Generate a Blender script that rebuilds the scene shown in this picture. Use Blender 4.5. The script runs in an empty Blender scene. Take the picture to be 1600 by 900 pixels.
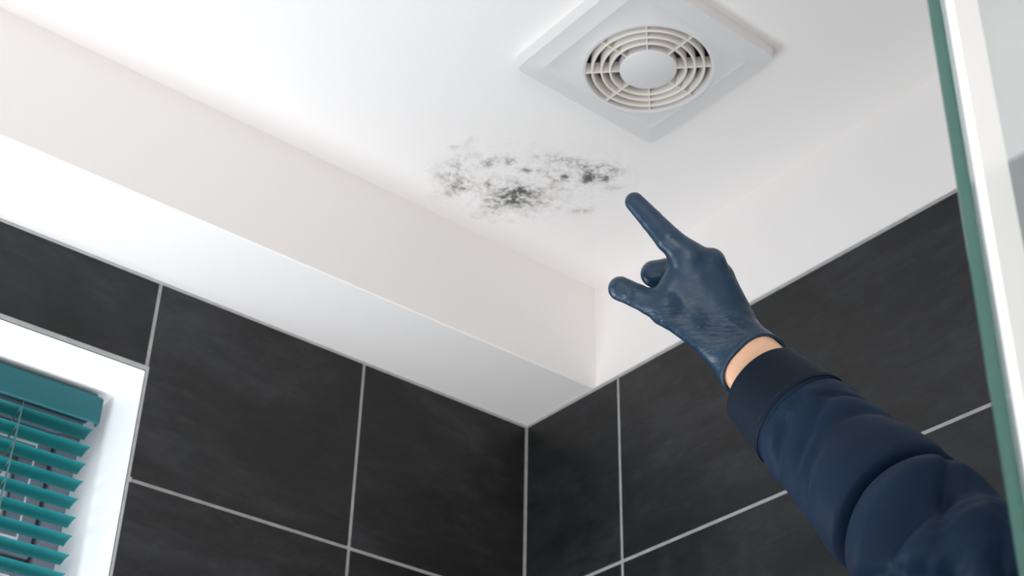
import bpy, bmesh, math, random
import numpy as np
from mathutils import Vector, Matrix
random.seed(7)
rng = np.random.default_rng(7)
scene = bpy.context.scene
col = scene.collection

# ------------------------------------------------------------------ frame of reference
# the room corner (top edge of the tiles) is the origin of the room units; U metres per unit
U = 0.27
ZT = 2.25                       # height of the top edge of the tiles
SOF = 0.5587 * U                # depth of the boxing
HC = ZT + 0.6201 * U            # ceiling height
def W(x, y, z): return Vector((x * U, y * U, ZT + z * U))

# ------------------------------------------------------------------ camera
YAW, PITCH, ROLL, FPX = 0.66865, 0.57518, 0.02208, 2274.17
CAM = W(-4.44142, -5.46676, -3.67059)
fw = Vector((math.cos(PITCH)*math.sin(YAW), math.cos(PITCH)*math.cos(YAW), math.sin(PITCH)))
r0 = Vector((math.cos(YAW), -math.sin(YAW), 0)); u0 = r0.cross(fw)
rt = math.cos(ROLL)*r0 + math.sin(ROLL)*u0
up = -math.sin(ROLL)*r0 + math.cos(ROLL)*u0
cd = bpy.data.cameras.new('camera'); cam = bpy.data.objects.new('camera', cd); col.objects.link(cam)
cam.matrix_world = Matrix(((rt.x, up.x, -fw.x, CAM.x), (rt.y, up.y, -fw.y, CAM.y), (rt.z, up.z, -fw.z, CAM.z), (0, 0, 0, 1)))
cd.sensor_width = 36; cd.lens = FPX * 36 / 1600; cd.clip_start = 0.02
cd.dof.use_dof = True; cd.dof.focus_distance = 1.25; cd.dof.aperture_fstop = 13
scene.camera = cam

# ------------------------------------------------------------------ light and exposure
world = bpy.data.worlds.new('world'); scene.world = world; world.use_nodes = True
bg = world.node_tree.nodes['Background']; bg.inputs[0].default_value = (1.0, 0.985, 0.975, 1); bg.inputs[1].default_value = 0.85
scene.view_settings.view_transform = 'Standard'; scene.view_settings.look = 'None'
scene.view_settings.exposure = -0.19; scene.view_settings.gamma = 1.0; scene.view_settings.use_curve_mapping = False

def area(name, loc, target, sx, sy, power, color=(1, 1, 1)):
    l = bpy.data.lights.new(name, 'AREA'); l.shape = 'RECTANGLE'; l.size = sx; l.size_y = sy
    l.energy = power; l.color = color
    o = bpy.data.objects.new(name, l); col.objects.link(o)
    o.location = loc; o.rotation_euler = (Vector(target) - Vector(loc)).to_track_quat('-Z', 'Y').to_euler()
    return o
# soft fill added to the left and behind the camera, from no known window
area('room_fill', (-2.1, -2.8, 1.35), (-0.5, -0.2, 2.2), 1.1, 1.2, 25, (1.0, 0.97, 0.955))
# upward fill added near the floor to brighten the ceiling
area('floor_fill', (-1.3, -1.3, 0.25), (-1.0, -0.9, 2.4), 1.8, 1.8, 23, (1.0, 0.96, 0.955))
# daylight coming in through the lower half of the blind
area('window_daylight', (-1.0, -0.05, 1.45), (-1.0, -0.35, 2.1), 0.8, 0.5, 13, (0.84, 0.92, 1.0))
# daylight on the window from outside
area('outside_daylight', (-1.9, 0.9, 2.3), (-0.62, 0.05, 1.8), 0.7, 0.9, 17, (0.92, 0.97, 1.0))

# ------------------------------------------------------------------ helpers
def meta(o, label=None, cat=None, group=None, kind=None):
    if label: o['label'] = label
    if cat: o['category'] = cat
    if group: o['group'] = group
    if kind: o['kind'] = kind
    return o
def obj(name, me, m=None, parent=None, smooth=False):
    if isinstance(me, bmesh.types.BMesh):
        b = me; me = bpy.data.meshes.new(name); b.normal_update(); b.to_mesh(me); b.free()
    if m is not None and not me.materials: me.materials.append(m)
    if smooth: me.polygons.foreach_set('use_smooth', [True]*len(me.polygons))
    o = bpy.data.objects.new(name, me); col.objects.link(o)
    if parent: o.parent = parent; o.matrix_parent_inverse = parent.matrix_world.inverted()
    return o
def empty(name, loc):
    o = bpy.data.objects.new(name, None); o.empty_display_size = .05; o.location = loc; col.objects.link(o)
    o.matrix_world = Matrix.Translation(Vector(loc)); return o
def box(b, lo, hi, bev=0.0):
    lo, hi = Vector(lo), Vector(hi)
    t = bmesh.new(); bmesh.ops.create_cube(t, size=1)
    for v in t.verts: v.co = Vector(((lo.x+hi.x)/2+v.co.x*(hi.x-lo.x), (lo.y+hi.y)/2+v.co.y*(hi.y-lo.y), (lo.z+hi.z)/2+v.co.z*(hi.z-lo.z)))
    if bev: bmesh.ops.bevel(t, geom=list(t.edges), offset=bev, segments=1, profile=.5, affect='EDGES')
    m = bpy.data.meshes.new('t'); t.to_mesh(m); t.free(); b.from_mesh(m); bpy.data.meshes.remove(m); return b
def BM(): return bmesh.new()
def lathe(b, prof, c, n=96, close=False):
    """prof: list of (radius, z) from c, revolved about z"""
    rings = []
    for r, z in prof:
        rings.append([b.verts.new((c[0]+r*math.cos(2*math.pi*k/n), c[1]+r*math.sin(2*math.pi*k/n), c[2]+z)) for k in range(n)] if r > 1e-6
                     else [b.verts.new((c[0], c[1], c[2]+z))])
    seq = list(zip(rings, rings[1:])) + ([(rings[-1], rings[0])] if close else [])
    for A, B in seq:
        for k in range(n):
            q = [A[k % len(A)], A[(k+1) % len(A)], B[(k+1) % len(B)], B[k % len(B)]]
            u = []
            for v in q:
                if v not in u: u.append(v)
            if len(u) > 2: b.faces.new(u)
    return b
def tube(b, pts, r, n=8, cap=True):
    pts = [Vector(p) for p in pts]; rings = []
    t = (pts[1]-pts[0]).normalized(); ref = Vector((0, 0, 1)) if abs(t.z) < .9 else Vector((1, 0, 0))
    a = t.cross(ref).normalized()
    for i, p in enumerate(pts):
        t = ((pts[min(i+1, len(pts)-1)]-pts[max(i-1, 0)])).normalized()
        a = (a - a.dot(t)*t).normalized(); c = t.cross(a)
        rr = r[i] if isinstance(r, (list, tuple)) else r
        rings.append([b.verts.new(p + rr*(math.cos(2*math.pi*k/n)*a + math.sin(2*math.pi*k/n)*c)) for k in range(n)])
    for A, B in zip(rings, rings[1:]):
        for k in range(n): b.faces.new((A[k], A[(k+1) % n], B[(k+1) % n], B[k]))
    if cap: b.faces.new(rings[0][::-1]); b.faces.new(rings[-1])
    return b

# ------------------------------------------------------------------ materials
def mat(name, color=(.8, .8, .8), rough=.5, **kw):
    m = bpy.data.materials.new(name); m.use_nodes = True
    b = m.node_tree.nodes['Principled BSDF']
    b.inputs['Base Color'].default_value = (*color, 1); b.inputs['Roughness'].default_value = rough
    for k, v in kw.items(): b.inputs[k.replace('_', ' ')].default_value = v
    return m
class NT:
    def __init__(s, m): s.t = m.node_tree; s.b = s.t.nodes['Principled BSDF']
    def n(s, typ, ins=None, **kw):
        x = s.t.nodes.new('ShaderNode'+typ)
        for k, v in kw.items(): setattr(x, k, v)
        for k, v in (ins or {}).items():
            i = x.inputs[k]
            if isinstance(v, bpy.types.NodeSocket): s.t.links.new(v, i)
            else: i.default_value = v
        return x
    def link(s, a, b): s.t.links.new(a, b)
    def co(s, scale=(1, 1, 1), kind='Object', rot=(0, 0, 0)):
        c = s.n('TexCoord')
        return s.n('Mapping', {'Vector': c.outputs[kind], 'Scale': scale, 'Rotation': rot}).outputs[0]
    def noise(s, vec, scale, detail=4, rough=.5, dist=0):
        return s.n('TexNoise', {'Vector': vec, 'Scale': scale, 'Detail': detail, 'Roughness': rough, 'Distortion': dist}).outputs[0]
    def ramp(s, fac, stops):
        r = s.n('ValToRGB', {'Fac': fac}); e = r.color_ramp.elements
        while len(e) < len(stops): e.new(.5)
        for x, (p, c) in zip(e, stops): x.position = p; x.color = (*c, 1) if len(c) == 3 else c
        return r.outputs[0]
    def math(s, op, a, b=0.0, c=0.0, clamp=False):
        return s.n('Math', {0: a, 1: b, 2: c}, operation=op, use_clamp=clamp).outputs[0]
    def bump(s, h, strength, dist, normal=None):
        ins = {'Height': h, 'Strength': strength, 'Distance': dist}
        if normal: ins['Normal'] = normal
        o = s.n('Bump', ins).outputs[0]; s.link(o, s.b.inputs['Normal']); return o

M_paint = mat('white_paint', (.80, .775, .76), .62)
k = NT(M_paint); k.bump(k.noise(k.co(), 90, 3), .08, .001)
M_ceil = mat('ceiling_paint', (.80, .775, .76), .6)
k = NT(M_ceil); k.bump(k.noise(k.co(), 90, 3), .08, .001)
M_reveal = mat('reveal_paint', (.84, .85, .86), .45)
M_grout = mat('grout', (.36, .36, .36), .85)
k = NT(M_grout); k.link(k.ramp(k.noise(k.co(), 60, 4), [(.3, (.31, .31, .31)), (.7, (.40, .40, .395))]), k.b.inputs['Base Color'])

def tile_mat(i, seed):
    m = mat('slate_tile_%d' % i, (.03, .03, .031), .42, Specular_IOR_Level=.30)
    k = NT(m)
    c = k.n('TexCoord').outputs['Object']
    c = k.n('VectorMath', {0: c, 1: (seed*3.1, seed*1.7, seed*2.3)}, operation='ADD').outputs[0]
    st = k.n('Mapping', {'Vector': c, 'Scale': (1, 1, 2.0), 'Rotation': (.10, .12, 0)}).outputs[0]
    cloud = k.noise(st, 3.2, 6, .6, .9)
    fine = k.noise(st, 42, 5, .65, .6)
    streak = k.noise(k.n('Mapping', {'Vector': c, 'Scale': (2.6, 2.6, 13), 'Rotation': (.16, .16, 0)}).outputs[0], 4, 6, .6, 1.2)
    mix = k.math('ADD', k.math('MULTIPLY', cloud, .62), k.math('ADD', k.math('MULTIPLY', fine, .22), k.math('MULTIPLY', streak, .16)))
    k.link(k.ramp(mix, [(.38, (.0095, .010, .0105)), (.50, (.017, .0175, .0185)), (.62, (.031, .032, .034))]), k.b.inputs['Base Color'])
    k.link(k.math('ADD', k.math('MULTIPLY', cloud, .25), .30), k.b.inputs['Roughness'])
    h = k.math('ADD', k.math('MULTIPLY', fine, .5), streak)
    k.bump(h, .35, .0012)
    return m
M_tiles = [tile_mat(i, i+1) for i in range(4)]

M_fan = mat('fan_plastic', (.66, .65, .65), .32)
M_fan_in = mat('fan_grille_plastic', (.70, .66, .61), .4)
M_dark = mat('fan_housing', (.085, .083, .075), .6)
M_blade = mat('fan_blade', (.22, .22, .20), .5)
M_slat = mat('teal_slat', (.022, .20, .212), .3)
k = NT(M_slat)
tr = k.n('BsdfTranslucent', {'Color': (.06, .66, .68, 1)})
mx = k.n('MixShader', {0: .5}); k.link(k.b.outputs[0], mx.inputs[1]); k.link(tr.outputs[0], mx.inputs[2])
k.link(mx.outputs[0], k.t.nodes['Material Output'].inputs['Surface'])
M_head = mat('teal_headrail', (.008, .085, .098), .4, Specular_IOR_Level=.3)
M_cord = mat('blind_cord', (.10, .22, .23), .6)
M_pvc = mat('white_pvc', (.82, .83, .84), .3)
M_frame = mat('grey_frame', (.20, .21, .27), .45)
M_rubber = mat('gasket', (.05, .055, .06), .6)
M_win = mat('window_glass', (1, 1, 1), .0, Transmission_Weight=1.0, IOR=1.02)
M_house = mat('grey_render', (.13, .14, .17), .8)
k = NT(M_house); k.link(k.ramp(k.noise(k.co(), 5, 5), [(.3, (.09, .095, .12)), (.7, (.15, .155, .19))]), k.b.inputs['Base Color'])
M_floor = mat('floor_vinyl', (.70, .68, .65), .5)

M_glass = mat('screen_glass', (1, 1, 1), 0, Transmission_Weight=1.0, IOR=1.5)
k = NT(M_glass)
df = k.n('BsdfTranslucent', {'Color': (.85, .9, .9, 1)}); d2 = k.n('BsdfDiffuse', {'Color': (.85, .9, .9, 1)})
hs_ = k.n('MixShader', {0: .5}); k.link(df.outputs[0], hs_.inputs[1]); k.link(d2.outputs[0], hs_.inputs[2])
mx = k.n('MixShader', {0: .3}); k.link(k.b.outputs[0], mx.inputs[1]); k.link(hs_.outputs[0], mx.inputs[2])
k.link(mx.outputs[0], k.t.nodes['Material Output'].inputs['Surface'])
va = k.n('VolumeAbsorption', {'Color': (.25, .80, .74, 1), 'Density': 3.6}); k.link(va.outputs[0], k.t.nodes['Material Output'].inputs['Volume'])
M_gedge = mat('screen_glass_edge', (.80, .97, .93), .06, Transmission_Weight=1.0, IOR=1.5)
k = NT(M_gedge)
va = k.n('VolumeAbsorption', {'Color': (.25, .80, .74, 1), 'Density': 3.6}); k.link(va.outputs[0], k.t.nodes['Material Output'].inputs['Volume'])
M_refl = mat('reflection_white', (.90, .925, .93), .15, Coat_Weight=.4)

M_glove = mat('nitrile_glove', (.016, .045, .088), .31, IOR=1.5, Specular_IOR_Level=.42)
k = NT(M_glove)
at = k.n('Attribute', attribute_name='hand_co').outputs['Vector']
mus = k.n('Attribute', attribute_name='wrinkle').outputs['Fac']
w1 = k.noise(k.n('Mapping', {'Vector': at, 'Scale': (.35, 1.5, .5), 'Rotation': (0, 0, -.35)}).outputs[0], 3.6, 3, .55, 1.5)
w1 = k.math('ABSOLUTE', k.math('SUBTRACT', w1, .5))
w2 = k.noise(at, 2.2, 4, .5, .4)
w3 = k.noise(at, 60, 2)
hgt = k.math('ADD', k.math('MULTIPLY', k.math('MULTIPLY', w1, mus), .6), k.math('ADD', k.math('MULTIPLY', w2, .05), k.math('MULTIPLY', w3, .012)))
k.bump(hgt, .8, .006)
k.link(k.ramp(k.noise(at, 3, 3), [(.3, (.010, .031, .064)), (.7, (.016, .043, .082))]), k.b.inputs['Base Color'])
M_skin = mat('skin', (.72, .42, .29), .5, Subsurface_Weight=.12, Subsurface_Scale=.01)
M_skin.node_tree.nodes['Principled BSDF'].inputs['Subsurface Radius'].default_value = (1, .35, .2)
k = NT(M_skin); c = k.co()
k.link(k.ramp(k.noise(c, 28, 4), [(.3, (.74, .42, .26)), (.7, (.82, .52, .35))]), k.b.inputs['Base Color'])
k.bump(k.noise(c, 380, 3), .12, .0006)
def cloth(name, c0, c1):
    m = mat(name, c0, .60, Specular_IOR_Level=.14, Sheen_Weight=.06, Sheen_Roughness=.5)
    m.node_tree.nodes['Principled BSDF'].inputs['Sheen Tint'].default_value = (.35, .5, .8, 1)
    k = NT(m); uv = k.n('UVMap').outputs[0]
    a = k.n('TexWave', {'Vector': uv, 'Scale': 150., 'Distortion': .3}, bands_direction='DIAGONAL').outputs['Fac']
    n = k.noise(k.co(), 12, 4)
    k.link(k.ramp(n, [(.3, c0), (.7, c1)]), k.b.inputs['Base Color'])
    k.bump(k.math('ADD', k.math('MULTIPLY', a, .25), k.noise(k.co(), 240, 3)), .25, .0008)
    return m
M_cloth = cloth('navy_cloth', (.0040, .0130, .031), (.0075, .0215, .051))
M_cuff = cloth('navy_cuff_cloth', (.0026, .0070, .0145), (.0038, .0098, .0205))
M_thread = mat('navy_thread', (.02, .035, .07), .7)

# ------------------------------------------------------------------ room shell
XL, YB = -9.6, -9.6            # how far the room runs (room units)
WX0, WX1, WZ0, WZ1 = -2.196-3.8, -2.196, -4.3, -0.468      # window opening in the left wall
TT = 0.03                      # tile thickness
def V(*a): return W(*a)
# left wall: masonry around the window opening, its room face is the grout bed behind the tiles
b = BM()
WD = 1.0
for lo, hi in (((XL, .006, (0-ZT)/U), (WX0-.02, WD, 0)), ((WX1+.02, .006, (0-ZT)/U), (.9, WD, 0)),
               ((WX0-.02, .006, (0-ZT)/U), (WX1+.02, WD, WZ0-.02)), ((WX0-.02, .006, WZ1+.02), (WX1+.02, WD, 0))):
    box(b, V(*lo), V(*hi))
wall_left = meta(obj('wall_left', b, M_grout), kind='structure')
b = BM(); box(b, V(.006, YB, (0-ZT)/U), V(WD, .006, 0))
wall_right = meta(obj('wall_right', b, M_grout), kind='structure')
b = BM(); box(b, V(.004, YB, 0.0), V(WD, .9, .66)); up_r = meta(obj('trim_2', b, M_paint), 'white painted wall above the dark tiles on the right', kind='structure')
b = BM(); box(b, V(XL, .0, 0.0), V(.02, WD, .66)); meta(obj('trim_3', b, M_paint), 'white wall hidden behind the boxing', kind='structure')
# boxing (soffit) along the window wall
b = BM(); box(b, V(XL, -.5587, 0.0), V(.02, -.001, .66), .0015)
meta(obj('trim_1', b, M_paint), 'white boxing running above the window wall', kind='structure')
# sealant bead on top of the tiles
b = BM()
tube(b, [V(XL, .0, -.004), V(0, .0, -.004)], .0022, 8)
meta(obj('trim_4', b, M_grout), 'grey sealant line between window wall tiles and boxing', kind='structure')
b = BM(); tube(b, [V(0, YB, -.004), V(0, 0, -.004)], .0022, 8)
meta(obj('trim_5', b, M_grout), 'grey sealant line on top of the right wall tiles', kind='structure')
b = BM(); box(b, V(XL, YB, (0-ZT)/U-.3), V(.9, .9, (0-ZT)/U))
meta(obj('floor', b, M_floor), kind='structure')

# ceiling with the round hole of the fan duct
FC = (-1.046, -2.085)          # centre of the fan grille
def ceiling():
    b = BM(); n = 64; R = .275
    ring = [b.verts.new(V(FC[0]+R*math.cos(2*math.pi*k/n), FC[1]+R*math.sin(2*math.pi*k/n), .6201)) for k in range(n)]
    s = .6
    sq = []
    for k in range(n):
        a = 2*math.pi*k/n; c, d = math.cos(a), math.sin(a); m = s/max(abs(c), abs(d))
        sq.append(b.verts.new(V(FC[0]+m*c, FC[1]+m*d, .6201)))
    for k in range(n): b.faces.new((ring[k], ring[(k+1) % n], sq[(k+1) % n], sq[k]))
    x0, x1, y0, y1 = FC[0]-s, FC[0]+s, FC[1]-s, FC[1]+s
    for (a, c, d, e) in ((XL, YB, x0, .9), (x1, YB, .9, .9), (x0, YB, x1, y0), (x0, y1, x1, .9)):
        b.faces.new([b.verts.new(V(*p, .6201)) for p in ((a, c), (d, c), (d, e), (a, e))])
    g = bmesh.ops.extrude_face_region(b, geom=list(b.faces))
    for v in g['geom']:
        if isinstance(v, bmesh.types.BMVert): v.co.z += .15
    bmesh.ops.recalc_face_normals(b, faces=list(b.faces))
    return b
ceil = meta(obj('ceiling', ceiling(), M_ceil), kind='structure')

# tiles
G = .009                       # half joint
def tile_mesh(lo, hi, axis, m):
    """lo, hi = (along, z) extents; axis 'x' lies on the window wall, 'y' on the right wall"""
    b = BM()
    if axis == 'x': box(b, V(lo[0], 0, lo[1]), V(hi[0], TT, hi[1]), .0008)
    else: box(b, V(0, lo[0], lo[1]), V(TT, hi[0], hi[1]), .0008)
    return b
def jit(): return random.uniform(-.0004, .0004)
zb = (0-ZT)/U
rows = [(0.0, -1.0), (-1.0, -3.22), (-3.22, -5.44), (-5.44, -7.66), (-7.66, zb)]
cols_l = [0.0, -1.059, -2.196]
while cols_l[-1] > XL: cols_l.append(cols_l[-1]-1.134)
ti = 0
for (z1, z0) in rows:
    for x1, x0 in zip(cols_l, cols_l[1:]):
        rects = []
        zt = z1 - (G if z1 < 0 else .006)
        xr = x1 - (G if x1 < 0 else G)
        if x1 <= WX1+.001 and x0 >= WX0-.6 and x1 > WX0:
            if z1 > WZ1: rects.append((x0+G, max(z0+G, WZ1+G*1.9), xr, zt))
            if z0 < WZ0: rects.append((x0+G, z0+G, xr, min(zt, WZ0-G*1.9)))
        else: rects.append((x0+G, z0+G, xr, zt))
        for (a, c, d, e) in rects:
            if e-c < .05: continue
            d2 = d-.006 if abs(x1-WX1) < .01 and z1 <= 0 and d > WX1 else d
            o = obj('tile', tile_mesh((a, c), (d2, e), 'x', None), M_tiles[ti % 4], wall_left); ti += 1
            o.location.y += jit()
cols_r = [0.0, -.727, -3.2, -5.42, -7.64, YB]
for (z1, z0) in rows:
    for y1, y0 in zip(cols_r, cols_r[1:]):
        zt = z1 - (G if z1 < 0 else .006)
        o = obj('tile', tile_mesh((y0+G, z0+G), (y1-(G if y1 < 0 else G*.9), zt), 'y', None), M_tiles[(ti+2) % 4], wall_right); ti += 1
        o.location.x += jit()

# ------------------------------------------------------------------ window: reveal, frame, panes
RD = .85                       # depth of the reveal
b = BM()
rv = .02
box(b, V(WX1, .003, WZ0-rv), V(WX1+rv*.85, RD, WZ1+rv))
box(b, V(WX0-rv*.85, .003, WZ0-rv), V(WX0, RD, WZ1+rv))
box(b, V(WX0, .003, WZ1), V(WX1, RD, WZ1+rv*.85))
box(b, V(WX0, -.06, WZ0-.08), V(WX1, RD, WZ0))
window = meta(obj('window_1', b, M_reveal), 'white window recess with a teal blind', kind='structure')
b = BM(); e = .021; f0 = -.001
box(b, V(WX1, f0, WZ0), V(WX1+e, .012, WZ1+e)); box(b, V(WX0-e, f0, WZ0), V(WX0, .012, WZ1+e)); box(b, V(WX0, f0, WZ1), V(WX1, .012, WZ1+e))
obj('edge_trim', b, M_grout, window)
yf0, yf1 = .64, .86
def ring_frame(b, x0, x1, z0, z1, w, y0, y1, bev=.002):
    box(b, V(x0, y0, z1-w), V(x1, y1, z1), bev); box(b, V(x0, y0, z0), V(x1, y1, z0+w), bev)
    box(b, V(x0, y0, z0+w), V(x0+w, y1, z1-w), bev); box(b, V(x1-w, y0, z0+w), V(x1, y1, z1-w), bev)
b = BM(); ring_frame(b, WX0, WX1, WZ0, WZ1, .10, yf0, yf1)
xm = (WX0+WX1)/2
box(b, V(xm-.05, yf0, WZ0+.1), V(xm+.05, yf1, WZ1-.1), .002)
obj('window_frame', b, M_frame, window)
for xa, xb in ((WX0+.1, xm-.05), (xm+.05, WX1-.1)):
    for za, zc in ((-1.20, WZ1-.1), (WZ0+.1, -1.21)):
        b = BM(); ring_frame(b, xa+.012, xb-.012, za+.006, zc-.006, .155, yf0+.03, yf1-.02)
        sash = obj('sash', b, M_frame, window)
        b = BM(); ring_frame(b, xa+.085, xb-.085, za+.08, zc-.08, .007, yf0+.018, yf0+.034, 0)
        obj('glazing_bead', b, M_pvc, sash)
        b = BM(); ring_frame(b, xa+.160, xb-.160, za+.155, zc-.155, .014, yf0+.02, yf0+.05, 0)
        obj('gasket', b, M_rubber, sash)
        b = BM(); box(b, V(xa+.16, .74, za+.15), V(xb-.16, .755, zc-.15)); obj('pane', b, M_win, sash)

# venetian blind
BX0, BX1 = WX0+.05, -2.245
blind = meta(empty('venetian_blind', V((BX0+BX1)/2, .36, WZ1-.02)), 'teal venetian blind with glossy slats hanging in the white window recess', 'blind')
b = BM(); box(b, V(BX0, .30, -.640), V(BX1, .315, -.505), .002)
box(b, V(BX1-.012, .315, -.640), V(BX1, .34, -.505), .001)
obj('valance', b, M_head, blind)
b = BM(); box(b, V(BX0+.02, .325, -.60), V(BX1-.02, .42, -.48), .002); obj('headrail', b, M_head, blind)
sw = .088; pitch = .0862; tilt = math.radians(-13); ys = .365
def slat_mesh():
    b = BM(); n = 8; top = []; bot = []
    for i in range(n+1):
        s = (i/n-.5)*sw; arch = .006*(1-(2*i/n-1)**2)
        y = s*math.cos(tilt) - arch*math.sin(tilt); z = s*math.sin(tilt)+arch*math.cos(tilt)
        for lst, dz in ((top, .0012), (bot, -.0012)):
            lst.append([b.verts.new(Vector((x*U, y*U, (z+dz)*U))) for x in (-(BX1-BX0)/2+.02, (BX1-BX0)/2-.018)])
    for i in range(n):
        b.faces.new((top[i][0], top[i][1], top[i+1][1], top[i+1][0])); b.faces.new((bot[i][0], bot[i+1][0], bot[i+1][1], bot[i][1]))
        for s in (0, 1): b.faces.new((top[i][s], top[i+1][s], bot[i+1][s], bot[i][s]))
    for i in (0, n): b.faces.new((top[i][0], top[i][1], bot[i][1], bot[i][0]))
    bmesh.ops.recalc_face_normals(b, faces=list(b.faces))
    return b
sm = obj('slat', slat_mesh(), M_slat, blind)
z = -.672
sm.location = V((BX0+BX1)/2, ys, z) - blind.location; sm.matrix_parent_inverse.identity()
nsl = int((z-WZ0-.15)/pitch)
for i in range(1, nsl):
    c = sm.copy(); col.objects.link(c); c.location = sm.location + Vector((random.uniform(-.0015, .0015), 0, -i*pitch*U))
b = BM(); box(b, V(BX0+.02, ys-.04, z-nsl*pitch-.02), V(BX1-.018, ys+.04, z-nsl*pitch+.01), .002); obj('bottom_rail', b, M_head, blind)
for x in (-2.60, -3.4, -4.6, -5.6):
    b = BM()
    for yy in (ys-sw/2-.004, ys+sw/2+.004): tube(b, [V(x, yy, -.62), V(x, yy, z-nsl*pitch)], .0009, 6)
    for i in range(nsl): tube(b, [V(x, ys-sw/2*.97, z-i*pitch-.006+.02), V(x, ys+sw/2*.97, z-i*pitch-.006-.022)], .0006, 5)
    tube(b, [V(x+.012, ys, -.62), V(x+.012, ys, z-nsl*pitch)], .0011, 6)
    obj('ladder_cord', b, M_cord, blind, True)

# ------------------------------------------------------------------ extractor fan
fan = meta(empty('extractor_fan', V(FC[0], FC[1], .62)), 'square white ceiling extractor fan with a round grille of concentric rings', 'fan')
def fan_plate():
    b = BM(); n = 128; cx, cy = -1.08, -2.10; hx, hy = .41, .39
    def rsq(a, inset, rad, z):
        # rounded square outline by angle about the grille centre
        Hx, Hy = hx-inset, hy-inset
        c, s = math.cos(a), math.sin(a)
        p = 26
        # super-ellipse around plate centre, sampled by direction
        t = (abs(c/Hx)**p + abs(s/Hy)**p)**(-1/p)
        return V(cx+t*c, cy+t*s, z)
    prof = [(0.0, .6201), (0.002, .570), (.006, .5575), (.085, .5540), (.0875, .5528), (.092, .5526), (.096, .5537)]
    rings = []
    angs = sorted([2*math.pi*k/n for k in range(n)])
    # concentrate samples near the corners
    angs = []
    for q in range(4):
        a0 = math.atan2((1, 1, -1, -1)[q]*hy, (1, -1, -1, 1)[q]*hx)
        for k in range(-16, 16):
            t = (k+.5)/16; angs.append(a0 + math.copysign(abs(t)**1.8, t)*math.pi/4)
    angs = sorted(a % (2*math.pi) for a in angs)
    n = len(angs)
    for ins, z in prof: rings.append([b.verts.new(rsq(a, ins, 0, z)) for a in angs])
    for R, z in ((.292, .5500), (.288, .5480), (.280, .5475), (.272, .5500), (.270, .555), (.270, .72), (.274, .72)):
        rings.append([b.verts.new(V(FC[0]+R*math.cos(a), FC[1]+R*math.sin(a), z)) for a in angs])
    for A, B in zip(rings, rings[1:]):
        for k in range(n): b.faces.new((A[k], A[(k+1) % n], B[(k+1) % n], B[k]))
    bmesh.ops.recalc_face_normals(b, faces=list(b.faces))
    return b
o = obj('cover_plate', fan_plate(), M_fan, fan, True)
o.data.polygons.foreach_set('use_smooth', [True]*len(o.data.polygons))
mo = o.modifiers.new('es', 'EDGE_SPLIT'); mo.split_angle = math.radians(28)
fc = V(FC[0], FC[1], .55)
for R in (.2415, .2015, .164):
    b = BM(); w = .0052*U
    lathe(b, [((R*U)-w, 0.0008), (R*U-w*.5, 0), (R*U+w*.5, 0), (R*U+w, .0008), (R*U+w*.8, .019), (R*U-w*.8, .019)], fc, 96, True)
    bmesh.ops.recalc_face_normals(b, faces=list(b.faces))
    o = obj('grille_ring', b, M_fan_in, fan, True); mo = o.modifiers.new('es', 'EDGE_SPLIT'); mo.split_angle = math.radians(50)
b = BM(); lathe(b, [(0, -.0004), (.118*U, -.0004), (.1235*U, .0006), (.1255*U, .003), (.125*U, .011), (.120*U, .011), (.119*U, .004), (0, .004)], fc, 96)
bmesh.ops.recalc_face_normals(b, faces=list(b.faces))
o = obj('grille_disc', b, M_fan, fan, True); mo = o.modifiers.new('es', 'EDGE_SPLIT'); mo.split_angle = math.radians(35)
for k8 in range(8):
    a = k8*math.pi/4
    b = BM(); box(b, (.123*U, -.0010, .0006), (.2715*U, .0009, .016), .0003)
    bmesh.ops.transform(b, matrix=Matrix.Translation(fc) @ Matrix.Rotation(a, 4, 'Z'), verts=list(b.verts))
    obj('grille_rib', b, M_fan_in, fan)
# duct, motor and impeller behind the grille
b = BM(); lathe(b, [(.268*U, .02), (.268*U, .13), (0, .13)], fc, 64)
obj('duct', b, M_dark, fan, True)
b = BM(); lathe(b, [(0, .035), (.07*U, .035), (.085*U, .042), (.085*U, .075), (0, .075)], fc, 48); obj('motor_hub', b, M_blade, fan, True)
for q in range(5):
    b = BM(); a = q*2*math.pi/5+.3
    pts = []
    for i in range(7):
        r = (.08+.028*i)*U; w = (.05+.012*i)*U
        for j in range(5):
            t = (j/4-.5)*2
            pts.append(Vector((r*math.cos(t*w/r), r*math.sin(t*w/r), .058+t*.013)))
    vs = [b.verts.new(p) for p in pts]
    for i in range(6):
        for j in range(4): b.faces.new((vs[i*5+j], vs[i*5+j+1], vs[i*5+j+6], vs[i*5+j+5]))
    g = bmesh.ops.solidify(b, geom=list(b.faces), thickness=.0015)
    bmesh.ops.transform(b, matrix=Matrix.Translation(fc) @ Matrix.Rotation(a, 4, 'Z'), verts=list(b.verts))
    obj('fan_blade', b, M_blade, fan, True)
for q in range(3):
    b = BM(); a = q*2*math.pi/3
    box(b, (.06*U, -.004, .028), (.268*U, .004, .034), .0008)
    bmesh.ops.transform(b, matrix=Matrix.Translation(fc) @ Matrix.Rotation(a, 4, 'Z'), verts=list(b.verts))
    obj('motor_bracket', b, M_blade, fan)

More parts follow.
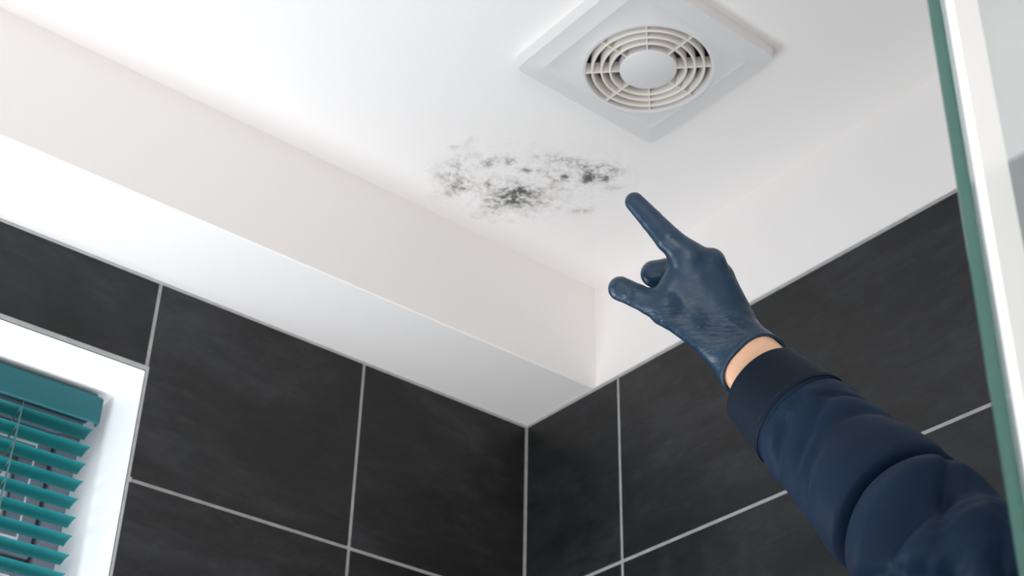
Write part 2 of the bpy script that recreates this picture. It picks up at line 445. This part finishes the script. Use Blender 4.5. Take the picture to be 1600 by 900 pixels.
# ------------------------------------------------------------------ mould on the ceiling
# patch axes on the ceiling: (s, t) are stain coordinates running along and across the patch
MO = (-1.69296, -1.05551)              # origin in room units
MS = (6.19108e-4, -5.26675e-4); MTT = (8.45318e-4, 1.03096e-3)
BL = [(350,150,80,26,.55),(430,112,55,22,.28),(340,378,80,52,.70),(425,408,55,34,.65),(350,292,50,26,.45),(250,345,60,50,.25),(345,440,60,26,.45),
 (560,268,42,18,.65),(682,276,40,17,.75),(520,292,50,16,.4),(610,470,95,75,.62),(700,480,80,52,1.35),(742,440,34,24,1.1),(700,500,34,26,.8),(560,535,75,34,.5),
 (800,480,110,75,.5),(530,590,80,16,.45),(555,410,36,20,.6),(828,255,26,16,.65),(770,322,46,14,.75),(850,330,36,13,.75),(930,250,80,22,.5),(938,360,46,32,.95),
 (1012,368,38,26,.95),(1062,292,46,24,.85),(1005,266,70,20,.5),(1135,378,40,30,1.15),(1170,350,45,38,.95),(1250,370,46,20,1.2),(1180,315,90,30,.8),
 (1300,330,55,36,.45),(1290,425,50,14,.35),(958,545,40,10,.45),(1100,572,80,14,.35),(980,436,46,10,.4),(1150,560,60,20,.2),(860,500,120,60,.25),
 (450,250,90,30,.22),(640,250,60,20,.3),(380,190,50,18,.4),(300,470,80,24,.3),(420,620,90,18,.2),(620,640,120,18,.2),(780,600,60,18,.25)]
def mould():
    A = np.array([[MS[0], MTT[0]], [MS[1], MTT[1]]]); 
    nx, ny = 150, 80
    sx = np.linspace(80, 1460, nx); ty = np.linspace(60, 690, ny)
    S, T = np.meshgrid(sx, ty, indexing='ij')
    D = np.zeros_like(S); 
    for (x, y, rx, ry, a) in BL: D += a*np.exp(-((S-x)/rx)**2-((T-y)/ry)**2)
    H = .34*np.exp(-(((S-790)/560)**2)**1.5-(((T-390)/200)**2)**1.3)
    XY = np.stack([MO[0]+A[0, 0]*S+A[0, 1]*T, MO[1]+A[1, 0]*S+A[1, 1]*T], -1)
    edge = np.maximum(((S-770)/640)**2, 0)+((T-380)/285)**2 + .12*np.sin(S/47.)+.10*np.sin(T/31.+S/80.)+.06*np.sin(S/19.)
    keep = edge < 1.0
    me = bpy.data.meshes.new('mould_stain'); idx = -np.ones(S.shape, int)
    fcs = []; 
    for i in range(nx-1):
        for j in range(ny-1):
            if keep[i, j] and keep[i+1, j] and keep[i, j+1] and keep[i+1, j+1]: fcs.append((i, j))
    vs = []; dens = []; haze = []; st = []
    def vid(i, j):
        if idx[i, j] < 0:
            idx[i, j] = len(vs); vs.append(tuple(W(XY[i, j, 0], XY[i, j, 1], .6201) - Vector((0, 0, .00005+.0003*min(1, max(0, 6*(1-edge[i, j]))))))) 
            dens.append(float(D[i, j])); haze.append(float(H[i, j])); st.append((S[i, j]/100, T[i, j]/100, 0))
        return idx[i, j]
    F = [(vid(i, j), vid(i, j+1), vid(i+1, j+1), vid(i+1, j)) for i, j in fcs]
    me.from_pydata(vs, [], F)
    me.attributes.new('mould_amount', 'FLOAT', 'POINT').data.foreach_set('value', dens)
    me.attributes.new('mould_haze', 'FLOAT', 'POINT').data.foreach_set('value', haze)
    me.attributes.new('st', 'FLOAT_VECTOR', 'POINT').data.foreach_set('vector', np.array(st).ravel())
    return me
M_mould = mat('mouldy_paint', (.80, .775, .76), .6)
k = NT(M_mould)
den = k.n('Attribute', attribute_name='mould_amount').outputs['Fac']; hz = k.n('Attribute', attribute_name='mould_haze').outputs['Fac']
st = k.n('Attribute', attribute_name='st').outputs['Vector']
stm = k.n('Mapping', {'Vector': st, 'Scale': (.8, 1.35, 1)}).outputs[0]
na = k.noise(stm, 3.3, 6, .62, .9); nb = k.noise(stm, 1.3, 5, .6, .5); nc = k.noise(stm, 9, 5, .7, .4)
nmix = k.math('ADD', k.math('MULTIPLY', na, .55), k.math('ADD', k.math('MULTIPLY', nb, .25), k.math('MULTIPLY', nc, .2)))
spots = k.n('MapRange', {'Value': nmix, 'From Min': .455, 'From Max': .60}).outputs[0]
sm2 = k.math('MULTIPLY', den, k.math('ADD', k.math('MULTIPLY', spots, 1.0), k.math('MULTIPLY', k.n('MapRange', {'Value': nb, 'From Min': .40, 'From Max': .6}).outputs[0], .42)))
deep = k.n('MapRange', {'Value': den, 'From Min': .75, 'From Max': 1.9}).outputs[0]
core = k.math('MULTIPLY', deep, k.n('MapRange', {'Value': na, 'From Min': .35, 'From Max': .6}).outputs[0])
light = k.math('MULTIPLY', hz, k.n('MapRange', {'Value': nmix, 'From Min': .47, 'From Max': .62}).outputs[0])
tot = k.math('ADD', k.math('MULTIPLY', sm2, .64), k.math('ADD', k.math('MULTIPLY', core, .34), k.math('MULTIPLY', light, .42)), clamp=True)
k.link(k.ramp(tot, [(0, (.80, .775, .76)), (.2, (.62, .595, .575)), (.5, (.33, .325, .315)), (.95, (.09, .10, .093))]), k.b.inputs['Base Color'])
k.bump(tot, .1, .001)
stain = obj('mould_stain', mould(), M_mould, ceil)
meta(stain, 'patch of grey-black mould spots on the white ceiling', kind='stuff')

# ------------------------------------------------------------------ the gloved hand (implicit surface, one skin)
# The arm is modelled in its own frame (x right, y down, z away; millimetre-like steps q) set in the room beside the fan.
Q = 1/2.4325                   # one modelling step in frame units
DH = 1.17                      # distance of the wrist plane along the frame's z
S0 = DH/FPX*Q                  # metres per step
OX, OY = (900-800)/Q, (270-450)/Q
def L2W(p):
    """modelling steps (n,3) -> world metres"""
    p = np.asarray(p, float); d = DH + p[..., 2]*S0
    k_ = d/DH
    X = (p[..., 0]+OX)*S0*k_; Y = -(p[..., 1]+OY)*S0*k_
    R = np.array([rt, up, fw]); C = np.array(CAM)
    return C + X[..., None]*R[0] + Y[..., None]*R[1] + d[..., None]*R[2]

def cone(P, a, b):
    a = np.array(a, float); b = np.array(b, float)
    ab = b[:3]-a[:3]; t = np.clip(((P-a[:3])@ab)/(ab@ab), 0, 1)
    return np.linalg.norm(P-a[:3]-t[..., None]*ab, axis=-1) - (a[3]+(b[3]-a[3])*t)
def smin(a, b, k):
    h = np.clip(.5+.5*(b-a)/k, 0, 1); return b+(a-b)*h-k*h*(1-h)
def smax(a, b, k): return -smin(-a, -b, k)

def surface_nets(f, lo, hi, step):
    ax = [np.arange(lo[i], hi[i]+step, step) for i in range(3)]
    G_ = np.stack(np.meshgrid(*ax, indexing='ij'), -1)
    v = np.empty(G_.shape[:3])
    for i in range(G_.shape[0]): v[i] = f(G_[i])
    s = v < 0
    nx, ny, nz = s.shape
    c = np.zeros((nx-1, ny-1, nz-1), int)
    for dx in (0, 1):
        for dy in (0, 1):
            for dz in (0, 1): c += s[dx:nx-1+dx, dy:ny-1+dy, dz:nz-1+dz]
    act = (c > 0) & (c < 8)
    ids = -np.ones(act.shape, int); I = np.argwhere(act); ids[act] = np.arange(len(I))
    acc = np.zeros((len(I), 3)); cnt = np.zeros(len(I))
    corners = [(a, b_, c_) for a in (0, 1) for b_ in (0, 1) for c_ in (0, 1)]
    for p in corners:
        for d in range(3):
            if p[d]: continue
            q_ = list(p); q_[d] = 1
            va = v[I[:, 0]+p[0], I[:, 1]+p[1], I[:, 2]+p[2]]; vb = v[I[:, 0]+q_[0], I[:, 1]+q_[1], I[:, 2]+q_[2]]
            m = (va < 0) != (vb < 0); t = va[m]/(va[m]-vb[m])
            pt = np.tile(np.array(p, float), (m.sum(), 1)); pt[:, d] += t
            acc[m] += pt; cnt[m] += 1
    verts = np.array(lo)+(I+acc/cnt[:, None])*step
    faces = []
    for d in range(3):
        o1, o2 = [(1, 2), (2, 0), (0, 1)][d]
        a = [slice(None)]*3; b_ = [slice(None)]*3
        a[d] = slice(0, -1); b_[d] = slice(1, None)
        e = s[tuple(a)] != s[tuple(b_)]
        E_ = np.argwhere(e); sg = s[tuple(a)][e]
        ok = (E_[:, o1] > 0) & (E_[:, o2] > 0)
        for q_ in range(3):
            if q_ != d: ok &= E_[:, q_] < s.shape[q_]-1
        E_ = E_[ok]; sg = sg[ok]
        def idd(d1, d2):
            J = E_.copy(); J[:, o1] -= d1; J[:, o2] -= d2; return ids[J[:, 0], J[:, 1], J[:, 2]]
        F = np.stack([idd(0, 0), idd(1, 0), idd(1, 1), idd(0, 1)], 1)
        F[sg] = F[sg][:, ::-1]
        faces.append(F)
    return verts, np.concatenate(faces), ids
def np_mesh(name, verts, faces, smooth_it=2):
    # light smoothing of the net
    F = faces; n = len(verts)
    e = np.concatenate([F[:, [0, 1]], F[:, [1, 2]], F[:, [2, 3]], F[:, [3, 0]]]); e = np.concatenate([e, e[:, ::-1]])
    for _ in range(smooth_it):
        a = np.zeros_like(verts); np.add.at(a, e[:, 0], verts[e[:, 1]]); c = np.bincount(e[:, 0], minlength=n)
        verts = verts*.45 + .55*a/np.maximum(c, 1)[:, None]
    me = bpy.data.meshes.new(name)
    me.from_pydata(L2W(verts).tolist(), [], F.tolist())
    me.polygons.foreach_set('use_smooth', [True]*len(F))
    bm = bmesh.new(); bm.from_mesh(me); bmesh.ops.recalc_face_normals(bm, faces=list(bm.faces)); bm.to_mesh(me); bm.free()
    return me, verts

def keep_biggest(bm):
    seen = set(); best = []
    for v in bm.verts:
        if v in seen: continue
        comp = [v]; seen.add(v); i = 0
        while i < len(comp):
            for e in comp[i].link_edges:
                o_ = e.other_vert(comp[i])
                if o_ not in seen: seen.add(o_); comp.append(o_)
            i += 1
        if len(comp) > len(best): best = comp
    b_ = set(best); bmesh.ops.delete(bm, geom=[v for v in bm.verts if v not in b_], context='VERTS')
# forearm axis (shared by glove cuff, skin and sleeve)
AX = [(575, 628, 12), (640, 697, -28), (700, 758, -66), (820, 872, -150), (1120, 1160, -370)]
PE = np.array((.69, -.72, -.05))
def arm_sdf(P, r_add=0.0, r0=66):
    d = cone(P, (*(np.array(AX[0])+(0,0,2)), r0+2+r_add), (*(np.array(AX[2])+(0,0,2)), r0+6+r_add))
    d = np.minimum(d, cone(P, (*(np.array(AX[2])+(0,0,2)), r0+6+r_add), (*(np.array(AX[3])+(0,0,2)), r0+18+r_add)))
    for sgn, off, dz, rr in ((1, 60, 8, 0), (-1, 60, 0, 0)):
        dd = None
        pts = [np.array(a)+PE*sgn*off*sc+np.array((0, 0, dz)) for a, sc in zip(AX, (.85, 1, 1, 1.1, 1.4))]
        rad = [r0-4, r0, r0+2, r0+14, r0+40]
        for a, b_, ra, rb in zip(pts, pts[1:], rad, rad[1:]):
            c = cone(P, (*a, ra+r_add), (*b_, rb+r_add)); dd = c if dd is None else np.minimum(dd, c)
        d = dd if d is None else smin(d, dd, 40)
    return d
# cut plane of the glove opening
PC = np.array((676, 730, -50.)); cv = np.array((.69, -.72, 0)); dv = np.array((-116, -65, -66.)); dv /= np.linalg.norm(dv)
PN = np.cross(cv, dv); PN /= np.linalg.norm(PN)
if PN @ np.array((1, 1, -.3)) < 0: PN = -PN
def glove_sdf(P):
    palm = cone(P, (600, 640, 6, 62), (430, 326, 0, 58))
    palm = smin(palm, cone(P, (632, 630, 18, 62), (513, 342, 20, 56)), 40)
    palm = smin(palm, cone(P, (650, 625, 50, 58), (550, 402, 70, 52)), 38)
    palm = smin(palm, cone(P, (662, 635, 75, 54), (585, 474, 118, 48)), 38)
    palm = smin(palm, cone(P, (520, 645, 0, 62), (345, 522, -4, 58)), 44)      # thumb metacarpal
    palm = smin(palm, cone(P, (402, 366, 16, 52), (345, 478, 14, 58)), 44)     # web
    palm = smin(palm, cone(P, (440, 430, 16, 56), (450, 540, 10, 60)), 46)
    palm = smin(palm, cone(P, (470, 560, 60, 66), (500, 430, 60, 60)), 50)     # heel and palm pad
    # knuckle bumps
    palm = smin(palm, cone(P, (436, 314, -18, 30), (430, 318, -10, 34)), 24)
    palm = smin(palm, cone(P, (522, 334, 2, 28), (518, 338, 8, 32)), 22)
    palm = smin(palm, cone(P, (566, 386, 40, 26), (560, 392, 46, 30)), 22)
    # index finger, straight
    idx = cone(P, (430, 322, 2, 57), (352, 252, 6, 51))
    idx = smin(idx, cone(P, (352, 252, 6, 51), (288, 181, 40, 43)), 5)
    idx = smin(idx, cone(P, (288, 181, 40, 43), (222, 110, 70, 37)), 5)
    # thumb
    th = cone(P, (345, 522, -4, 56), (232, 468, 14, 46))
    th = smin(th, cone(P, (232, 468, 14, 46), (168, 440, 34, 47)), 5)
    d = smin(palm, idx, 34); d = smin(d, th, 30)
    # curled fingers
    mid = smin(cone(P, (513, 342, 20, 52), (296, 384, 108, 50)), cone(P, (296, 384, 108, 48), (352, 440, 190, 42)), 10)
    mid = smin(mid, cone(P, (352, 440, 190, 42), (430, 455, 170, 37)), 10)
    d = smin(d, mid, 14)
    ring = smin(cone(P, (550, 402, 70, 48), (345, 452, 185, 46)), cone(P, (345, 452, 185, 44), (400, 515, 245, 40)), 10)
    ring = smin(ring, cone(P, (400, 515, 245, 40), (470, 515, 205, 36)), 10)
    d = smin(d, ring, 12)
    pk = smin(cone(P, (585, 474, 118, 44), (425, 520, 230, 40)), cone(P, (425, 520, 230, 38), (470, 575, 262, 34)), 10)
    pk = smin(pk, cone(P, (470, 575, 262, 34), (525, 570, 225, 31)), 10)
    d = smin(d, pk, 12)
    # wrist and flared cuff
    ax = np.array(AX[0], float); al = (P-ax)@np.array((.62, .60, -.42))
    flare = np.clip((al-10)/130, 0, 1)
    outer = arm_sdf(P, 0, 68) - 12*flare**1.5
    d = smin(d, outer, 36)
    # puckers running round the wrist and thumb base
    g = np.exp(-(((P[..., 0]-600)/95)**2+((P[..., 1]-575)/60)**2))
    uu = (P[..., 0]*-.38+P[..., 1]*.92)
    d = d + g*1.9*np.sin(uu/6.2+1.5*np.sin(P[..., 0]/28.))
    g2 = np.exp(-(((P[..., 0]-285)/40)**2+((P[..., 1]-560)/38)**2))
    d = d + g2*2.2*np.sin((P[..., 0]*.86-P[..., 1]*.3)/5.2)
    g3 = np.exp(-(((P[..., 0]-205)/34)**2+((P[..., 1]-470)/36)**2))
    d = d + g3*1.8*np.sin((P[..., 0]*.9-P[..., 1]*.25)/5.6+1)
    # finger joint creases
    for (cx, cy, nx, ny, wd) in ((312, 178, .72, .69, 3.2), (356, 236, .72, .69, 3.0), (366, 246, .72, .69, 2.6)):
        tt = (P[..., 0]-cx)*nx+(P[..., 1]-cy)*ny
        mask = np.exp(-((P[..., 0]-cx)**2+(P[..., 1]-cy)**2)/40**2)
        d = d + 1.8*mask*np.exp(-(tt/wd)**2)
    # open the cuff
    pl = (P-PC)@PN
    wall = 9.0
    inner = arm_sdf(P, 0, 68) - 12*flare**1.5 + wall
    body = smax(d, pl, 3)
    hollow = np.maximum(inner, -(al-5))
    body = smax(body, -hollow, 3)
    bead = np.sqrt((outer+wall*.5)**2 + pl**2) - 7.5
    return smin(body, bead, 3)
gv, gf, _ = surface_nets(glove_sdf, (100, 50, -170), (800, 850, 320), 5.0)
gm, gv = np_mesh('glove', gv, gf, 2)
gm.attributes.new('hand_co', 'FLOAT_VECTOR', 'POINT').data.foreach_set('vector', (gv/100).ravel())
wr = np.exp(-(((gv[:, 0]-590)/110)**2+((gv[:, 1]-600)/80)**2))+.7*np.exp(-(((gv[:, 0]-330)/120)**2+((gv[:, 1]-560)/70)**2))+.5*np.exp(-(((gv[:, 0]-210)/60)**2+((gv[:, 1]-460)/50)**2))+.10
gm.attributes.new('wrinkle', 'FLOAT', 'POINT').data.foreach_set('value', wr)

elbow = L2W(np.array([(1120, 1160, -370.)]))[0]
person = meta(empty('person', tuple(elbow)), 'person in a navy work jacket and dark blue glove pointing up at the mould', 'person')
obj('glove', gm, M_glove, person)
def skin_sdf(P):
    d = arm_sdf(P, 0, 66)
    # tendon and ulna bump
    d = smin(d, cone(P, (700, 640, -40, 22), (712, 655, -46, 22)), 30)
    return d
sv, sf, _ = surface_nets(skin_sdf, (430, 480, -330), (1010, 1050, 130), 7.0)
smh, sv = np_mesh('arm', sv, sf, 2)
bm = bmesh.new(); bm.from_mesh(smh); keep_biggest(bm); bm.to_mesh(smh); bm.free()
obj('arm', smh, M_skin, person)

# ------------------------------------------------------------------ sleeve
def to_local(px, py, dep):
    """frame point at a distance -> modelling steps"""
    return np.array(((px-900)/Q, (py-270)/Q, (dep-DH)/S0))
SA = [(1196, 605, 1.150, 72), (1307, 708, 1.088, 101), (1425, 823, 1.015, 126), (1545, 942, .950, 147), (1680, 1080, .92, 165), (1770, 1200, .93, 175)]
P3 = np.array([L2W(to_local(a, b_, c)[None])[0] for a, b_, c, _ in SA]); RR = np.array([r*d/FPX for _, _, d, r in SA])
seg = np.concatenate([[0], np.cumsum(np.linalg.norm(np.diff(P3, axis=0), axis=1))])
def axis_at(s):
    return np.stack([np.interp(s, seg, P3[:, i]) for i in range(3)], -1), np.interp(s, seg, RR)
def smooth_axis(s):
    offs = np.linspace(-.03, .03, 7); A = 0; R_ = 0
    for o_ in offs:
        a, r = axis_at(np.clip(s+o_, -1, seg[-1])); 
        A = A + a + np.minimum(s+o_, 0)[:, None]*((P3[1]-P3[0])/seg[1]); R_ = R_ + r
    return A/len(offs), R_/len(offs)
Ls = seg[-1]
ns, nt = 420, 288
s = np.linspace(0, Ls, ns); A0, R0 = smooth_axis(s)
R0 = np.interp(s, seg, RR)
T = np.gradient(A0, s, axis=0); T /= np.linalg.norm(T, axis=1)[:, None]
view = np.array(fw); 
Bv = np.cross(T, -view); Bv /= np.linalg.norm(Bv, axis=1)[:, None]      # sideways
Nv = np.cross(Bv, T)                                                     # towards the viewer side
Nv *= np.sign(-(Nv@view))[:, None]
th = np.linspace(0, 2*np.pi, nt, endpoint=False)
S_, TH = np.meshgrid(s, th, indexing='ij')
def px2s(p): return p/164.0*np.linalg.norm(P3[2]-P3[1])
SG = px2s(292)              # deep fold
SEAM = px2s(84)
def fold(c, amp, wd, ph=0, wob=.004, n=2, th0=None, spread=None, skew=1.0):
    d = S_-(c-.016*np.cos(TH)+.008+wob*np.sin(n*TH+ph)); w = np.where(d < 0, wd, wd*skew)
    g = np.exp(-(d/w)**2)
    if th0 is not None:
        a = np.angle(np.exp(1j*(TH-th0))); g = g*np.exp(-(a/spread)**2)
    return amp*g
ease = np.clip((S_-SEAM)/.02, 0, 1)
disp = np.zeros_like(S_)
disp -= .0016*ease                                        # cuff stands proud of the sleeve
disp += -.0022*np.exp(-((S_-SEAM-.002)/.0018)**2)         # seam
disp += .0035*np.exp(-((S_-SEAM-.012)/.008)**2)*(0.5+.5*np.sin(9*TH+2*np.sin(3*TH)))*ease
front = .15+.85*np.clip(np.cos(TH-.1)*1.2, 0, 1)
d0 = disp.copy(); disp[:] = 0
disp += fold(SG-.020, .0050, .022, 0, .002) - fold(SG, .0150, .0040, .6, .003, 2, skew=2.4) + fold(SG+.022, .0025, .016, 0, .004)
disp -= fold(SG+.050, .0100, .011, 1.0, .010, 1, 0.25, 1.3) - fold(SG+.030, .0060, .012, .4, .008, 2)
disp -= fold(SG+.090, .0095, .013, 2.2, .014, 2, .2, 1.5) - fold(SG+.070, .0080, .012, 2.0, .012, 2)
disp -= fold(SG+.125, .0090, .010, .2, .014, 3) - fold(SG+.108, .0080, .011, 0, .014, 3)
disp -= fold(SG+.165, .0065, .012, 2.2, .016, 2)
disp = d0+disp*front
# slanting drag lines on the forearm piece
for (c, a, w, sl, t0, sp) in ((SEAM+.024, .0026, .0050, .016, .7, .8), (SEAM+.040, .0024, .006, .020, .1, .9), (SEAM+.058, .0020, .007, -.014, -.7, .8),
                              (SEAM+.075, .0022, .008, .022, .8, .7), (SEAM+.030, .0022, .005, -.02, -.9, .7),
                              (SG+.045, .004, .008, .06, -.5, .6), (SG+.075, .005, .009, -.05, .5, .7), (SG+.11, .0045, .009, .055, -.2, .7)):
    a_ = np.angle(np.exp(1j*(TH-t0)))
    disp -= 1.5*a*np.exp(-((S_-c-sl*a_)/w)**2)*np.exp(-(a_/sp)**2)
for k_ in range(14):
    fs, ft, ph, am = rng.uniform(20, 90), rng.integers(1, 5), rng.uniform(0, 6.3), rng.uniform(.0002, .0006)
    disp += am*np.sin(S_*fs+ft*TH+ph)*ease
    
Rr = R0[:, None]+disp
Rr = Rr*np.sqrt(np.clip(1-(np.clip(S_-(Ls-.05), 0, None)/.05)**2, .0004, 1))
pos = A0[:, None, :] + Rr[..., None]*(np.cos(TH)[..., None]*Nv[:, None, :] + np.sin(TH)[..., None]*Bv[:, None, :])
shf = (.0075*np.exp(-((S_-SG+.005+.016*np.cos(TH)-.008-.002*np.sin(2*TH+.6))/.008)**2)*np.clip(.3+np.cos(TH), 0, 1))[..., None]
pos = pos + shf*T[:, None, :]
def grid_mesh(name, pos, s0, s1, thick=.0016, inner=None):
    i0, i1 = s0, s1; P_ = pos[i0:i1]; n = P_.shape[0]
    cen = A0[i0:i1, None, :]
    d = P_-cen; d = d/np.linalg.norm(d, axis=-1)[..., None]
    ni = n if inner is None else inner
    In = (P_-d*thick)[:ni][::-1]
    # soft rolled edge
    Ro = (P_[0]-d[0]*thick*.5 - (T[i0])*thick*.6)[None]
    allp = np.concatenate([In, Ro, P_]); m = allp.shape[0]
    idx = np.arange(m*nt).reshape(m, nt)
    F = np.stack([idx[:-1], np.roll(idx, -1, 1)[:-1], np.roll(idx, -1, 1)[1:], idx[1:]], -1).reshape(-1, 4)
    me = bpy.data.meshes.new(name); me.from_pydata(allp.reshape(-1, 3).tolist(), [], F.tolist())
    me.polygons.foreach_set('use_smooth', [True]*len(F))
    uvl = me.uv_layers.new(name='UVMap')
    li = np.empty(len(me.loops), int); me.loops.foreach_get('vertex_index', li)
    sv_ = np.concatenate([s[i0:i1][:ni][::-1], s[i0:i0+1], s[i0:i1]])
    uu = np.stack([sv_[li//nt]*3, (li % nt)/nt*1.0], -1); uvl.data.foreach_set('uv', uu.ravel())
    bm = bmesh.new(); bm.from_mesh(me); bmesh.ops.recalc_face_normals(bm, faces=list(bm.faces)); bm.to_mesh(me); bm.free()
    return me
isem = int(np.searchsorted(s, SEAM))
sleeve = obj('sleeve', grid_mesh('sleeve', pos, isem-4, ns, .0016, 6), M_cloth, person)
pos_c = pos + (0.0009)*(pos-A0[:, None, :])/np.linalg.norm(pos-A0[:, None, :], axis=-1)[..., None]
obj('cuff', grid_mesh('cuff', pos_c, 0, isem, .0028, None), M_cuff, sleeve)
# rows of stitches beside the seam
b = BM()
for row, n_st in ((isem-5, 150),):
    for q in range(n_st):
        t0 = q/n_st*nt; i0 = int(t0) % nt; i1 = int(t0+nt/n_st*.62) % nt
        dd = (pos_c[row, i0]-A0[row]); dd /= np.linalg.norm(dd)
        a = Vector(pos_c[row, i0]+dd*.0001); c = Vector(pos_c[row, i1]+dd*.0001)
        if (a-c).length > 1e-5: tube(b, [a, (a+c)/2+Vector(dd)*.0002, c], [.0002, .00035, .0002], 5)
st_o = obj('stitching', b, M_thread, sleeve, True); st_o['kind'] = 'stuff'

# ------------------------------------------------------------------ shower screen
GD = .60                       # horizontal distance of the screen's free edge from the camera
ya = math.radians(59.75)
ex, ey = CAM.x + GD*math.sin(ya), CAM.y + GD*math.cos(ya)
TH_G = .008; LEAN = -.035
scr = meta(empty('shower_screen', (ex+.4, ey, .5)), 'clear glass shower screen with a green edge standing at the right', 'shower screen')
b = BM(); box(b, (ex, ey, .5), (-.002, ey+TH_G, 2.28), .0011)
for v in b.verts:
    if v.co.x < ex+.1: v.co.x -= LEAN*(v.co.z-1.68)
b.normal_update()
for f in b.faces:
    if f.normal.x < -.5: f.material_index = 1
gp = obj('glass_panel', b, M_glass, scr); gp.data.materials.append(M_gedge)
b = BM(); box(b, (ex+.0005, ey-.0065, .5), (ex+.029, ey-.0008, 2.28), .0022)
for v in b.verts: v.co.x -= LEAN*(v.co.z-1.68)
obj('reflection_strip', b, M_refl, scr)  # white strip added to stand in for the bright reflection along the edge
